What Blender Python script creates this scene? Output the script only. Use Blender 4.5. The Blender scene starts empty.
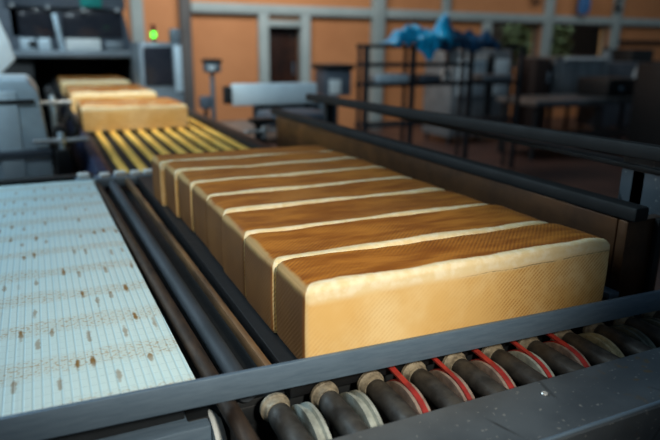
import bpy, bmesh, math, random
from mathutils import Vector, Matrix, noise
from math import pi, sin, cos

S = bpy.context.scene
COL = S.collection
R = math.radians

# ------------------------------------------------------------------ camera
def camera():
    yaw, pitch, roll = 0.43936, 0.28382, 0.01232
    cy, sy = cos(yaw), sin(yaw)
    f = Vector((sy*cos(pitch), cy*cos(pitch), -sin(pitch)))
    r = Vector((cy, -sy, 0)); u = r.cross(f)
    r2 = cos(roll)*r + sin(roll)*u; u2 = -sin(roll)*r + cos(roll)*u
    cd = bpy.data.cameras.new('camera'); c = bpy.data.objects.new('camera', cd); COL.objects.link(c)
    m = Matrix((r2, u2, -f)).transposed().to_4x4()
    pos = Vector((-0.28233, -0.67188, 0.42405)); m.translation = pos
    c.matrix_world = m
    cd.sensor_width = 36; cd.lens = 612.99/660*36; cd.clip_start = 0.02; cd.clip_end = 100
    cd.dof.use_dof = True
    cd.dof.focus_distance = (Vector((0.20, 0.03, 0.08)) - pos).dot(f)
    cd.dof.aperture_fstop = 2.8
    S.camera = c
camera()

# ------------------------------------------------------------------ world, lights, exposure
S.view_settings.view_transform = 'Standard'; S.view_settings.look = 'None'
S.view_settings.gamma = 1.0; S.view_settings.use_curve_mapping = False
S.view_settings.exposure = 0.0
w = bpy.data.worlds.new('world'); S.world = w; w.use_nodes = True
bg = w.node_tree.nodes['Background']; bg.inputs[0].default_value = (0.50, 0.72, 0.90, 1); bg.inputs[1].default_value = 0.085

def area(name, loc, aim, size, size_y, power, col):
    l = bpy.data.lights.new(name, 'AREA'); l.shape = 'RECTANGLE'; l.size = size; l.size_y = size_y
    l.energy = power; l.color = col
    o = bpy.data.objects.new(name, l); COL.objects.link(o); o.location = loc
    o.rotation_euler = (Vector(aim)-Vector(loc)).to_track_quat('-Z', 'Y').to_euler()
    return o
def spot(name, loc, aim, ang, blend, power, col, rad=0.1):
    l = bpy.data.lights.new(name, 'SPOT'); l.spot_size = R(ang); l.spot_blend = blend; l.energy = power
    l.color = col; l.shadow_soft_size = rad
    o = bpy.data.objects.new(name, l); COL.objects.link(o); o.location = loc
    o.rotation_euler = (Vector(aim)-Vector(loc)).to_track_quat('-Z', 'Y').to_euler()
    return o
# work lamp over the operator's side, warm white, falls off to the right
spot('work_lamp', (0.0, -1.50, 1.08), (0.02, 0.08, 0.04), 31, 1.0, 160, (1.0, 0.90, 0.74), 0.10)
# cool daylight from roof lights on the left
area('roof_light', (-2.6, 2.4, 2.6), (-0.4, 0.6, 0), 1.6, 2.0, 120, (0.64, 0.87, 1.0))
# warm lamp over the strip conveyor
spot('strip_lamp', (0.2, 1.7, 2.2), (0.05, 2.9, 0.0), 50, 0.9, 190, (1.0, 0.88, 0.68), 0.15)
# added cool fill spot, brightens the casing and the portal
spot('casing_fill', (-1.3, -0.7, 2.3), (-0.33, 3.0, 0.15), 30, 0.8, 170, (0.72, 0.90, 1.0), 0.15)
# added cool fill spot, brightens the side panel, rack and portal
spot('middle_fill', (0.1, 1.5, 2.6), (0.7, 4.4, 0.1), 62, 0.8, 260, (0.75, 0.92, 1.0), 0.2)
# area lamp added outside to brighten the greenery behind the windows
area('garden_fill', (8.2, 8.75, 2.7), (8.3, 9.6, 0.3), 3.0, 0.5, 110, (0.9, 1.0, 0.9))
# hall lamps over the back wall, left bays lit more than the right
area('hall_lamp', (2.0, 5.6, 2.6), (2.4, 8.0, 0.3), 3.0, 0.8, 105, (1.0, 0.93, 0.84))
area('hall_lamp_far', (8.0, 5.6, 2.8), (9.0, 8.0, 0.4), 3.0, 0.8, 21, (1.0, 0.93, 0.84))

# ------------------------------------------------------------------ materials
def nt(name):
    m = bpy.data.materials.new(name); m.use_nodes = True
    t = m.node_tree; return m, t, t.nodes['Principled BSDF']
def N(t, kind, **kw):
    n = t.nodes.new(kind)
    for k, v in kw.items():
        if k in n.inputs: n.inputs[k].default_value = v
        else: setattr(n, k, v)
    return n
def ramp(t, src, pts):
    r = t.nodes.new('ShaderNodeValToRGB'); t.links.new(src, r.inputs[0])
    e = r.color_ramp.elements
    while len(e) < len(pts): e.new(0.5)
    for i, (p, c) in enumerate(pts):
        e[i].position = p; e[i].color = (*c, 1) if len(c) == 3 else c
    return r
def M_(t, op, a, b=None, c=None):
    n = t.nodes.new('ShaderNodeMath'); n.operation = op
    for i, v in enumerate((a, b, c)):
        if v is None: continue
        if isinstance(v, (int, float)): n.inputs[i].default_value = v
        else: t.links.new(v, n.inputs[i])
    return n.outputs[0]
def SS(t, v, lo, hi):
    n = t.nodes.new('ShaderNodeMapRange'); n.interpolation_type = 'SMOOTHSTEP'
    t.links.new(v, n.inputs[0]); n.inputs[1].default_value = lo; n.inputs[2].default_value = hi
    return n.outputs[0]
def MIX(t, f, a, b):
    n = t.nodes.new('ShaderNodeMix'); n.data_type = 'RGBA'
    for i, v in ((0, f), (6, a), (7, b)):
        if isinstance(v, (int, float)): n.inputs[i].default_value = v
        elif isinstance(v, tuple): n.inputs[i].default_value = (*v, 1)
        else: t.links.new(v, n.inputs[i])
    return n.outputs[2]
def mat(name, c1, rough=0.5, metal=0.0, c2=None, scale=30, bump=0.0, stretch=(1, 1, 1), rv=0.12, emit=None, spec=None):
    m, t, b = nt(name)
    co = N(t, 'ShaderNodeTexCoord'); mp = N(t, 'ShaderNodeMapping'); mp.inputs['Scale'].default_value = stretch
    t.links.new(co.outputs['Object'], mp.inputs[0])
    n = N(t, 'ShaderNodeTexNoise', Scale=scale, Detail=6.0, Roughness=0.6); t.links.new(mp.outputs[0], n.inputs['Vector'])
    c2 = c2 or tuple(x*0.72 for x in c1)
    r = ramp(t, n.outputs[0], [(0.36, c2), (0.62, c1)]); t.links.new(r.outputs[0], b.inputs['Base Color'])
    rr = N(t, 'ShaderNodeMapRange'); t.links.new(n.outputs[0], rr.inputs[0])
    rr.inputs[3].default_value = max(0.03, rough+rv); rr.inputs[4].default_value = max(0.03, rough-rv)
    t.links.new(rr.outputs[0], b.inputs['Roughness'])
    b.inputs['Metallic'].default_value = metal
    if spec is not None: b.inputs['Specular IOR Level'].default_value = spec
    if bump:
        bp = N(t, 'ShaderNodeBump', Strength=bump, Distance=0.002); t.links.new(n.outputs[0], bp.inputs['Height'])
        t.links.new(bp.outputs[0], b.inputs['Normal'])
    if emit:
        b.inputs['Emission Color'].default_value = (*emit[0], 1); b.inputs['Emission Strength'].default_value = emit[1]
    return m

M = {}
M['steel'] = mat('brushed_steel', (0.17, 0.25, 0.34), 0.40, 0.4, (0.13, 0.20, 0.28), 24, 0.15, (1, 8, 8))
M['steel_light'] = mat('light_steel', (0.60, 0.76, 0.86), 0.42, 0.3, (0.48, 0.62, 0.72), 10, 0.05)
M['deck'] = mat('worn_dark_steel', (0.085, 0.10, 0.12), 0.42, 0.55, (0.05, 0.06, 0.072), 14, 0.2)
M['dark'] = mat('black_painted_metal', (0.012, 0.015, 0.018), 0.5, 0.2, None, 20, 0.1)
M['rail'] = mat('dark_rail_metal', (0.009, 0.011, 0.013), 0.7, 0.1, None, 16, 0.1)
M['rack'] = mat('dark_rack_metal', (0.030, 0.040, 0.050), 0.5, 0.4, None, 8)
M['guard'] = mat('reflection_brown_metal', (0.13, 0.060, 0.026), 0.38, 0.5, (0.055, 0.026, 0.013), 9, 0.2)  # brown of the reflected loaves put into the base colour
M['rust'] = mat('rusty_steel', (0.065, 0.04, 0.025), 0.65, 0.3, (0.02, 0.014, 0.011), 60, 0.5, (1, .25, 1))
M['rust_edge'] = mat('worn_brown_rail', (0.30, 0.17, 0.08), 0.45, 0.4, (0.06, 0.04, 0.03), 40, 0.4, (1, .12, 1))
M['bluesteel'] = mat('blue_grey_tube', (0.055, 0.068, 0.085), 0.6, 0.3, (0.03, 0.04, 0.05), 20, 0.1, (1, .2, 1))
M['rubber'] = mat('dark_roller_coating', (0.060, 0.058, 0.054), 0.5, 0.1, (0.025, 0.024, 0.023), 50, 0.5)
M['collar'] = mat('dusty_collar', (0.36, 0.32, 0.24), 0.6, 0.2, (0.14, 0.12, 0.09), 90, 0.5)
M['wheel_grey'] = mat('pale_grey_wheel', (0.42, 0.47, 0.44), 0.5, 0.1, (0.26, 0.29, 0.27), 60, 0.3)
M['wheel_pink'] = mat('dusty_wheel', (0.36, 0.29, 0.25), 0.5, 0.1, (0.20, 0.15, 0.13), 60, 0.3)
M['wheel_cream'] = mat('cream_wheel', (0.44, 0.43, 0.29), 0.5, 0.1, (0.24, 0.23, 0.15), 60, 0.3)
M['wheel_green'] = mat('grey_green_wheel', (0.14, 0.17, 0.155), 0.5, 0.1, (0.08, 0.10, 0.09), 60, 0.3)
M['red'] = mat('red_belt', (0.42, 0.032, 0.028), 0.45, 0.0, (0.24, 0.02, 0.018), 50, 0.2)
M['bed'] = mat('black_conveyor_bed', (0.008, 0.009, 0.011), 0.5, 0.1, (0.005, 0.0055, 0.007), 30, 0.2)
M['navy'] = mat('navy_frame_paint', (0.018, 0.032, 0.085), 0.45, 0.2, None, 10)
M['yellow'] = mat('yellow_strip_plastic', (0.95, 0.60, 0.14), 0.45, 0.0, (0.80, 0.45, 0.08), 18, 0.1, (1, .3, 1))
M['machine'] = mat('machine_grey_paint', (0.12, 0.15, 0.19), 0.45, 0.3, None, 6)
M['machine_light'] = mat('machine_light_panel', (0.62, 0.76, 0.84), 0.4, 0.2, (0.50, 0.62, 0.70), 6)
M['glassdark'] = mat('dark_guard_window', (0.020, 0.023, 0.032), 0.15, 0.0, (0.035, 0.035, 0.045), 4)
M['cabinet'] = mat('cabinet_grey', (0.22, 0.27, 0.31), 0.45, 0.3, None, 6)
M['white'] = mat('white_plastic', (0.75, 0.80, 0.80), 0.4, 0.0, (0.62, 0.68, 0.70), 12)
M['chrome'] = mat('chrome', (0.80, 0.84, 0.86), 0.25, 0.55, None, 10)
M['teal'] = mat('teal_plastic', (0.0, 0.30, 0.27), 0.5, 0.0, None, 8)
M['wall'] = mat('orange_wall_paint', (0.58, 0.265, 0.115), 0.7, 0.0, (0.51, 0.225, 0.095), 1.6)
M['trim'] = mat('pale_blue_trim', (0.36, 0.46, 0.49), 0.6, 0.0, (0.30, 0.40, 0.43), 3)
M['trim_dark'] = mat('grey_post_paint', (0.13, 0.14, 0.15), 0.6, 0.1, None, 3)
M['floor'] = mat('reddish_floor_tiles', (0.10, 0.055, 0.045), 0.45, 0.0, (0.045, 0.026, 0.024), 1.3)
M['door'] = mat('dark_door_glass', (0.05, 0.020, 0.012), 0.25, 0.0, (0.008, 0.007, 0.008), 2.2)  # reddish-brown noise paints the pane's reflections into its colour
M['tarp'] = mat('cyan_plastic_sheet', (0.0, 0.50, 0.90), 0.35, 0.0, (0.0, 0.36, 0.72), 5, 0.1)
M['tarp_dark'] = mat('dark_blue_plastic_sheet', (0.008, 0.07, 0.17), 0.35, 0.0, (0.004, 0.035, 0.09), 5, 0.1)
M['blue'] = mat('blue_plastic', (0.06, 0.22, 0.55), 0.5, 0.0, None, 5)
M['inox'] = mat('stainless_tank', (0.26, 0.31, 0.35), 0.32, 0.7, (0.13, 0.15, 0.17), 3, 0, (2, 2, .6))
M['brownmetal'] = mat('dark_brown_panel', (0.024, 0.014, 0.013), 0.6, 0.1, None, 4)
M['leaf'] = mat('dark_leaves', (0.14, 0.19, 0.10), 0.6, 0.0, (0.05, 0.07, 0.04), 8)
M['wood'] = mat('worn_table_top', (0.20, 0.13, 0.10), 0.5, 0.0, (0.08, 0.06, 0.05), 6)
M['green_lamp'] = mat('green_lamp_lens', (0.05, 0.6, 0.05), 0.3, 0.0, None, 5, emit=((0.08, 1.0, 0.06), 3.5))
M['red_lamp'] = mat('unlit_red_lens', (0.16, 0.02, 0.015), 0.3)
M['grime'] = mat('bread_crumb_grime', (0.34, 0.22, 0.12), 0.9, 0.0, (0.14, 0.09, 0.05), 120, 0.8)

def glass_mat():
    m, t, b = nt('window_glass')
    b.inputs['Base Color'].default_value = (0.8, 0.9, 0.88, 1); b.inputs['Roughness'].default_value = 0.03
    b.inputs['Transmission Weight'].default_value = 1.0; b.inputs['IOR'].default_value = 1.1
    return m
def deck_mat():
    m, t, b = nt('worn_cover_steel')
    co = N(t, 'ShaderNodeTexCoord'); P = co.outputs['Object']
    n1 = N(t, 'ShaderNodeTexNoise', Scale=9.0, Detail=5.0); t.links.new(P, n1.inputs['Vector'])
    n2 = N(t, 'ShaderNodeTexNoise', Scale=130.0, Detail=2.0); t.links.new(P, n2.inputs['Vector'])
    wv = N(t, 'ShaderNodeTexWave', Scale=2.3, Distortion=22.0, Detail=2.0); wv.inputs['Detail Scale'].default_value = 0.6; t.links.new(P, wv.inputs['Vector'])
    c = MIX(t, SS(t, n1.outputs[0], 0.35, 0.65), (0.070, 0.088, 0.108), (0.105, 0.130, 0.155))
    c = MIX(t, M_(t, 'MULTIPLY', SS(t, wv.outputs[0], 0.99, 1.0), SS(t, n1.outputs[0], 0.48, 0.66)), c, (0.035, 0.042, 0.05))
    c = MIX(t, M_(t, 'MULTIPLY', SS(t, n2.outputs[0], 0.66, 0.72), 0.6), c, (0.34, 0.36, 0.36))
    sp = N(t, 'ShaderNodeSeparateXYZ'); t.links.new(P, sp.inputs[0])
    n3 = N(t, 'ShaderNodeTexNoise', Scale=48.0, Detail=3.0); t.links.new(P, n3.inputs['Vector'])
    st = M_(t, 'MULTIPLY', SS(t, n3.outputs[0], 0.60, 0.68), SS(t, sp.outputs[0], 0.02, 0.14))
    c = MIX(t, M_(t, 'MULTIPLY', st, 0.7), c, (0.14, 0.10, 0.05))
    t.links.new(c, b.inputs['Base Color']); b.inputs['Metallic'].default_value = 0.35
    r = N(t, 'ShaderNodeMapRange'); t.links.new(n1.outputs[0], r.inputs[0]); r.inputs[3].default_value = 0.30; r.inputs[4].default_value = 0.50
    t.links.new(r.outputs[0], b.inputs['Roughness'])
    return m
M['deck'] = deck_mat()
M['glass'] = glass_mat()

def belt_mat():
    m, t, b = nt('white_modular_belt')
    co = N(t, 'ShaderNodeTexCoord'); sp = N(t, 'ShaderNodeSeparateXYZ'); t.links.new(co.outputs['Object'], sp.inputs[0])
    x, y = sp.outputs[0], sp.outputs[1]
    # moulded ribs and small modules
    rib = M_(t, 'PINGPONG', x, 0.0055); ribm = SS(t, rib, 0.0, 0.0022)
    mod = M_(t, 'PINGPONG', y, 0.010); modm = SS(t, mod, 0.0, 0.0016)
    big = M_(t, 'PINGPONG', x, 0.026); bigm = SS(t, big, 0.0, 0.0022)
    n = N(t, 'ShaderNodeTexNoise', Scale=7.0, Detail=4.0); t.links.new(co.outputs['Object'], n.inputs['Vector'])
    base = MIX(t, n.outputs[0], (0.56, 0.80, 0.86), (0.74, 0.90, 0.91))
    base = MIX(t, M_(t, 'SUBTRACT', 1.0, ribm), base, (0.50, 0.73, 0.82))
    base = MIX(t, M_(t, 'MULTIPLY', M_(t, 'SUBTRACT', 1.0, bigm), 0.12), base, (0.26, 0.42, 0.56))
    base = MIX(t, M_(t, 'MULTIPLY', M_(t, 'SUBTRACT', 1.0, modm), 0.15), base, (0.38, 0.55, 0.62))
    # brown stains: rows across the belt where loaves have lain
    ny = N(t, 'ShaderNodeTexNoise', Scale=9.0, Detail=2.0); t.links.new(co.outputs['Object'], ny.inputs['Vector'])
    yy = M_(t, 'ADD', y, M_(t, 'MULTIPLY', ny.outputs[0], 0.05))
    row = M_(t, 'PINGPONG', M_(t, 'ADD', yy, 0.02), 0.0625)
    rowm = M_(t, 'SUBTRACT', 1.0, SS(t, row, 0.008, 0.034))
    fade = M_(t, 'SUBTRACT', 1.0, SS(t, y, 0.45, 1.1))
    # dashes
    mp = N(t, 'ShaderNodeMapping'); mp.inputs['Scale'].default_value = (42.0, 8.0, 1); mp.inputs['Location'].default_value = (0, -0.14, 0); t.links.new(co.outputs['Object'], mp.inputs[0])
    v = N(t, 'ShaderNodeTexVoronoi', Scale=1.0, Randomness=0.42); v.voronoi_dimensions = '2D'; t.links.new(mp.outputs[0], v.inputs['Vector'])
    n2 = N(t, 'ShaderNodeTexNoise', Scale=60.0, Detail=3.0); t.links.new(co.outputs['Object'], n2.inputs['Vector'])
    dd = M_(t, 'ADD', v.outputs['Distance'], M_(t, 'MULTIPLY', M_(t, 'SUBTRACT', n2.outputs[0], 0.5), 0.35))
    sepc = N(t, 'ShaderNodeSeparateColor'); t.links.new(v.outputs['Color'], sepc.inputs[0])
    dash = M_(t, 'MULTIPLY', M_(t, 'SUBTRACT', 1.0, SS(t, dd, 0.06, 0.19)), SS(t, sepc.outputs[0], 0.30, 0.36))
    dash = M_(t, 'MULTIPLY', dash, M_(t, 'MULTIPLY', fade, M_(t, 'ADD', M_(t, 'MULTIPLY', rowm, 0.4), 0.6)))
    n3 = N(t, 'ShaderNodeTexNoise', Scale=170.0, Detail=3.0); t.links.new(co.outputs['Object'], n3.inputs['Vector'])
    sp2 = M_(t, 'MULTIPLY', SS(t, n3.outputs[0], 0.50, 0.66), M_(t, 'MULTIPLY', M_(t, 'MULTIPLY', rowm, fade), 0.6))
    c = MIX(t, sp2, base, (0.40, 0.26, 0.11)); c = MIX(t, M_(t, 'MULTIPLY', rowm, M_(t, 'MULTIPLY', fade, 0.22)), c, (0.55, 0.48, 0.34)); c = MIX(t, dash, c, (0.27, 0.16, 0.05))
    t.links.new(c, b.inputs['Base Color']); b.inputs['Roughness'].default_value = 0.42
    bp = N(t, 'ShaderNodeBump', Strength=0.35, Distance=0.0015)
    t.links.new(M_(t, 'MULTIPLY', ribm, modm), bp.inputs['Height']); t.links.new(bp.outputs[0], b.inputs['Normal'])
    return m
M['belt'] = belt_mat()

LH = 0.12
def bread_mat(L, D, rim=0.010):
    """pan loaf crust: brown lid side, pale unbaked edges, golden flanks pressed with a fine diagonal weave"""
    m, t, b = nt('pan_loaf_crust')
    co = N(t, 'ShaderNodeTexCoord'); sp = N(t, 'ShaderNodeSeparateXYZ'); t.links.new(co.outputs['Object'], sp.inputs[0])
    x, y, z = sp.outputs
    oi = N(t, 'ShaderNodeObjectInfo')
    ofs = N(t, 'ShaderNodeVectorMath', operation='MULTIPLY_ADD'); ofs.inputs[1].default_value = (1, 1, 1)
    t.links.new(co.outputs['Object'], ofs.inputs[0])
    cr = N(t, 'ShaderNodeCombineXYZ'); s = M_(t, 'MULTIPLY', oi.outputs['Random'], 40.0)
    for i in range(3): t.links.new(s, cr.inputs[i])
    t.links.new(cr.outputs[0], ofs.inputs[2]); P = ofs.outputs[0]
    def noi(scale, det=4.0, st=(1, 1, 1)):
        mp = N(t, 'ShaderNodeMapping'); mp.inputs['Scale'].default_value = st; t.links.new(P, mp.inputs[0])
        n = N(t, 'ShaderNodeTexNoise', Scale=scale, Detail=det); t.links.new(mp.outputs[0], n.inputs['Vector']); return n.outputs[0]
    nb = noi(9.0); nf = noi(70.0); nl = noi(3.0); ng = noi(45.0, 5.0, (.25, 1, 1))
    wob = M_(t, 'MULTIPLY', M_(t, 'SUBTRACT', nb, 0.5), 0.028)
    wob = M_(t, 'ADD', wob, M_(t, 'MULTIPLY', M_(t, 'SUBTRACT', nf, 0.5), 0.005))
    # distance in from the rim of the top
    d = M_(t, 'MINIMUM', M_(t, 'SUBTRACT', y, rim), M_(t, 'SUBTRACT', D+0.001, y))
    d = M_(t, 'MINIMUM', d, M_(t, 'MINIMUM', M_(t, 'SUBTRACT', x, 0.0015), M_(t, 'SUBTRACT', L-0.004, x)))
    d = M_(t, 'ADD', d, wob)
    top = M_(t, 'MULTIPLY', SS(t, d, 0.000, 0.007), SS(t, z, LH-0.026, LH-0.019))
    # flanks: golden away from the vertical corners and the rim
    hz = M_(t, 'MINIMUM', M_(t, 'SUBTRACT', LH-0.014, z), M_(t, 'MULTIPLY', z, 2.0))
    ye = M_(t, 'MAXIMUM', M_(t, 'MINIMUM', y, M_(t, 'SUBTRACT', D, y)), 0.0)          # inset along an end face
    xe = M_(t, 'MAXIMUM', M_(t, 'MINIMUM', x, M_(t, 'SUBTRACT', L, x)), 0.0)          # inset along a long face
    side = M_(t, 'MINIMUM', M_(t, 'ADD', hz, M_(t, 'MULTIPLY', wob, 0.7)), M_(t, 'ADD', M_(t, 'MAXIMUM', xe, ye), M_(t, 'ADD', M_(t, 'MULTIPLY', wob, 0.5), 0.008)))
    isend = SS(t, M_(t, 'SUBTRACT', ye, xe), 0.0, 0.004)
    flank = SS(t, M_(t, 'ADD', side, M_(t, 'MULTIPLY', isend, 0.010)), 0.0, 0.014)
    # diagonal weave pressed by the pan
    ph = M_(t, 'ADD', M_(t, 'SUBTRACT', M_(t, 'MULTIPLY', x, 1.0), M_(t, 'MULTIPLY', z, 1.05)), M_(t, 'MULTIPLY', y, -1.0))
    ph = M_(t, 'ADD', ph, M_(t, 'MULTIPLY', nb, 0.002))
    wv = M_(t, 'MULTIPLY_ADD', M_(t, 'SINE', M_(t, 'MULTIPLY', ph, 2*pi/0.0082)), 0.5, 0.5)
    ph2 = M_(t, 'ADD', M_(t, 'ADD', x, z), y)
    w2 = M_(t, 'MULTIPLY_ADD', M_(t, 'SINE', M_(t, 'MULTIPLY', ph2, 2*pi/0.0070)), 0.5, 0.5)
    wv = M_(t, 'MULTIPLY', wv, M_(t, 'MULTIPLY_ADD', w2, 0.35, 0.65))
    wm = M_(t, 'MULTIPLY', wv, M_(t, 'MULTIPLY', SS(t, nl, 0.28, 0.50), M_(t, 'MULTIPLY_ADD', SS(t, nf, 0.3, 0.6), 0.6, 0.4)))
    weave = M_(t, 'MULTIPLY', wm, M_(t, 'MAXIMUM', flank, top))
    # colours
    gold = MIX(t, SS(t, nb, 0.35, 0.65), (0.78, 0.50, 0.18), (0.88, 0.66, 0.33))
    gold = MIX(t, M_(t, 'MULTIPLY', weave, 0.95), gold, (0.52, 0.24, 0.055))
    endc = MIX(t, SS(t, nb, 0.3, 0.7), (0.155, 0.055, 0.010), (0.23, 0.090, 0.019))
    flc = MIX(t, isend, gold, endc)
    pale = MIX(t, SS(t, nf, 0.35, 0.7), (0.86, 0.70, 0.40), (0.94, 0.84, 0.60))
    pale = MIX(t, isend, pale, (0.46, 0.28, 0.10))
    brown = MIX(t, SS(t, ng, 0.30, 0.70), (0.30, 0.092, 0.010), (0.53, 0.20, 0.028))
    brown = MIX(t, M_(t, 'MULTIPLY', weave, 0.7), brown, (0.12, 0.032, 0.006))
    brown = MIX(t, M_(t, 'MULTIPLY', SS(t, nl, 0.45, 0.7), 0.35), brown, (0.52, 0.24, 0.06))
    c = MIX(t, flank, pale, flc); c = MIX(t, top, c, brown)
    # thin split running under the rim on the right half of the long face
    crk = M_(t, 'ABSOLUTE', M_(t, 'SUBTRACT', z, M_(t, 'ADD', LH-0.0235, M_(t, 'MULTIPLY', M_(t, 'SUBTRACT', nb, 0.5), 0.012))))
    crk = M_(t, 'MULTIPLY', M_(t, 'SUBTRACT', 1.0, SS(t, crk, 0.0002, 0.0013)), SS(t, x, 0.22, 0.34))
    crk = M_(t, 'MULTIPLY', crk, M_(t, 'MULTIPLY', M_(t, 'SUBTRACT', 1.0, isend), M_(t, 'SUBTRACT', 1.0, SS(t, xe, 0.52, 0.53))))
    crk = M_(t, 'MULTIPLY', crk, SS(t, nf, 0.38, 0.55))
    c = MIX(t, M_(t, 'MULTIPLY', crk, 0.7), c, (0.30, 0.24, 0.12))
    t.links.new(c, b.inputs['Base Color'])
    ro = M_(t, 'SUBTRACT', 0.62, M_(t, 'MULTIPLY', top, 0.16)); t.links.new(ro, b.inputs['Roughness'])
    b.inputs['Specular IOR Level'].default_value = 0.35
    b.inputs['Subsurface Weight'].default_value = 0.0
    bp = N(t, 'ShaderNodeBump', Strength=0.55, Distance=0.0012)
    hgt = M_(t, 'SUBTRACT', M_(t, 'MULTIPLY', nf, 0.6), M_(t, 'MULTIPLY', weave, 0.7)); hgt = M_(t, 'SUBTRACT', hgt, crk)
    t.links.new(hgt, bp.inputs['Height']); t.links.new(bp.outputs[0], b.inputs['Normal'])
    return m

# ------------------------------------------------------------------ object helpers
def tag(o, label=None, cat=None, group=None, kind=None):
    if label: o['label'] = label
    if cat: o['category'] = cat
    if group: o['group'] = group
    if kind: o['kind'] = kind
    return o
def thing(name, loc, label, cat, group=None):
    o = bpy.data.objects.new(name, None); COL.objects.link(o); o.location = loc; o.empty_display_size = 0.05
    return tag(o, label, cat, group)
def wloc(o):
    v = Vector((0, 0, 0))
    while o: v += Vector(o.location); o = o.parent
    return v
class MB:
    """collects shapes in world coordinates; build() links them as one mesh object"""
    def __init__(s): s.bm = bmesh.new()
    def box(s, x0, x1, y0, y1, z0, z1, bev=0.0, rz=0.0, seg=2):
        c = Vector(((x0+x1)/2, (y0+y1)/2, (z0+z1)/2))
        m = Matrix.Translation(c) @ Matrix.Rotation(rz, 4, 'Z') @ Matrix.Diagonal((abs(x1-x0), abs(y1-y0), abs(z1-z0), 1))
        b2 = bmesh.new(); bmesh.ops.create_cube(b2, size=1, matrix=m)
        if bev: bmesh.ops.bevel(b2, geom=b2.edges[:], offset=bev, segments=seg, affect='EDGES', profile=0.5)
        s._join(b2); return s
    def beam(s, p0, p1, wd, ht, bev=0.0):
        p0, p1 = Vector(p0), Vector(p1); d = p1-p0; L = d.length
        q = d.to_track_quat('X', 'Z').to_matrix().to_4x4()
        m = Matrix.Translation((p0+p1)/2) @ q @ Matrix.Diagonal((L, wd, ht, 1))
        b2 = bmesh.new(); bmesh.ops.create_cube(b2, size=1, matrix=m)
        if bev: bmesh.ops.bevel(b2, geom=b2.edges[:], offset=bev, segments=2, affect='EDGES', profile=0.5)
        s._join(b2); return s
    def tube(s, p0, p1, r0, r1=None, seg=24, bev=0.0):
        p0, p1 = Vector(p0), Vector(p1); r1 = r0 if r1 is None else r1
        prof = [(0, 0), (0, r0-bev), (bev, r0), ((p1-p0).length-bev, r1), ((p1-p0).length, r1-bev), ((p1-p0).length, 0)] if bev else \
               [(0, 0), (0, r0), ((p1-p0).length, r1), ((p1-p0).length, 0)]
        return s.lathe(p0, (p1-p0).normalized(), prof, seg)
    def lathe(s, org, axis, prof, seg=32):
        """prof: (distance along axis, radius)"""
        axis = Vector(axis).normalized(); a = axis.orthogonal().normalized(); c = axis.cross(a); org = Vector(org)
        b2 = bmesh.new(); rings = []
        for (h, r) in prof:
            if r <= 1e-6: rings.append([b2.verts.new(org+axis*h)])
            else: rings.append([b2.verts.new(org+axis*h+(a*cos(2*pi*i/seg)+c*sin(2*pi*i/seg))*r) for i in range(seg)])
        for A, B in zip(rings, rings[1:]):
            for i in range(seg):
                j = (i+1) % seg
                if len(A) == 1 and len(B) == 1: continue
                if len(A) == 1: b2.faces.new((A[0], B[j], B[i]))
                elif len(B) == 1: b2.faces.new((A[i], A[j], B[0]))
                else: b2.faces.new((A[i], A[j], B[j], B[i]))
        bmesh.ops.recalc_face_normals(b2, faces=b2.faces[:])
        s._join(b2); return s
    def path(s, pts, r, seg=10):
        for a, b in zip(pts, pts[1:]): s.tube(a, b, r, seg=seg)
        for p in pts[1:-1]: s.ball(p, r)
        return s
    def ball(s, p, r, sc=(1, 1, 1), sub=2):
        b2 = bmesh.new(); bmesh.ops.create_icosphere(b2, subdivisions=sub, radius=r, matrix=Matrix.Translation(p) @ Matrix.Diagonal((*sc, 1)))
        s._join(b2); return s
    def prism(s, poly, axis, a0, a1, bev=0.0):
        """poly in the two other axes, extruded along axis ('x' or 'y')"""
        b2 = bmesh.new()
        P = (lambda u, v, a: (a, u, v)) if axis == 'x' else (lambda u, v, a: (u, a, v))
        A = [b2.verts.new(P(u, v, a0)) for u, v in poly]; B = [b2.verts.new(P(u, v, a1)) for u, v in poly]
        b2.faces.new(A); b2.faces.new(B[::-1])
        for i in range(len(A)):
            j = (i+1) % len(A); b2.faces.new((A[i], B[i], B[j], A[j]))
        bmesh.ops.recalc_face_normals(b2, faces=b2.faces[:])
        if bev: bmesh.ops.bevel(b2, geom=b2.edges[:], offset=bev, segments=2, affect='EDGES', profile=0.5)
        s._join(b2); return s
    def _join(s, b2):
        me = bpy.data.meshes.new('tmp'); b2.to_mesh(me); b2.free(); s.bm.from_mesh(me); bpy.data.meshes.remove(me)
    def build(s, name, m, parent=None, smooth=True, loc=None):
        off = wloc(parent) if parent else Vector((0, 0, 0))
        if loc is not None: off = Vector(loc)
        for v in s.bm.verts: v.co -= off
        me = bpy.data.meshes.new(name); s.bm.to_mesh(me); s.bm.free()
        if smooth:
            try: me.shade_smooth(); me.set_sharp_from_angle(angle=R(38))
            except Exception: pass
        me.materials.append(m if not isinstance(m, str) else M[m])
        o = bpy.data.objects.new(name, me); COL.objects.link(o)
        if parent: o.parent = parent
        elif loc is not None: o.location = loc
        return o
def struct(o): o['kind'] = 'structure'; return o

FL = -0.90
# ================================================================== the hall
WY = 8.0
struct(MB().box(-7, 22, -4, 14, FL-0.05, FL).build('floor', 'floor'))
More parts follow.
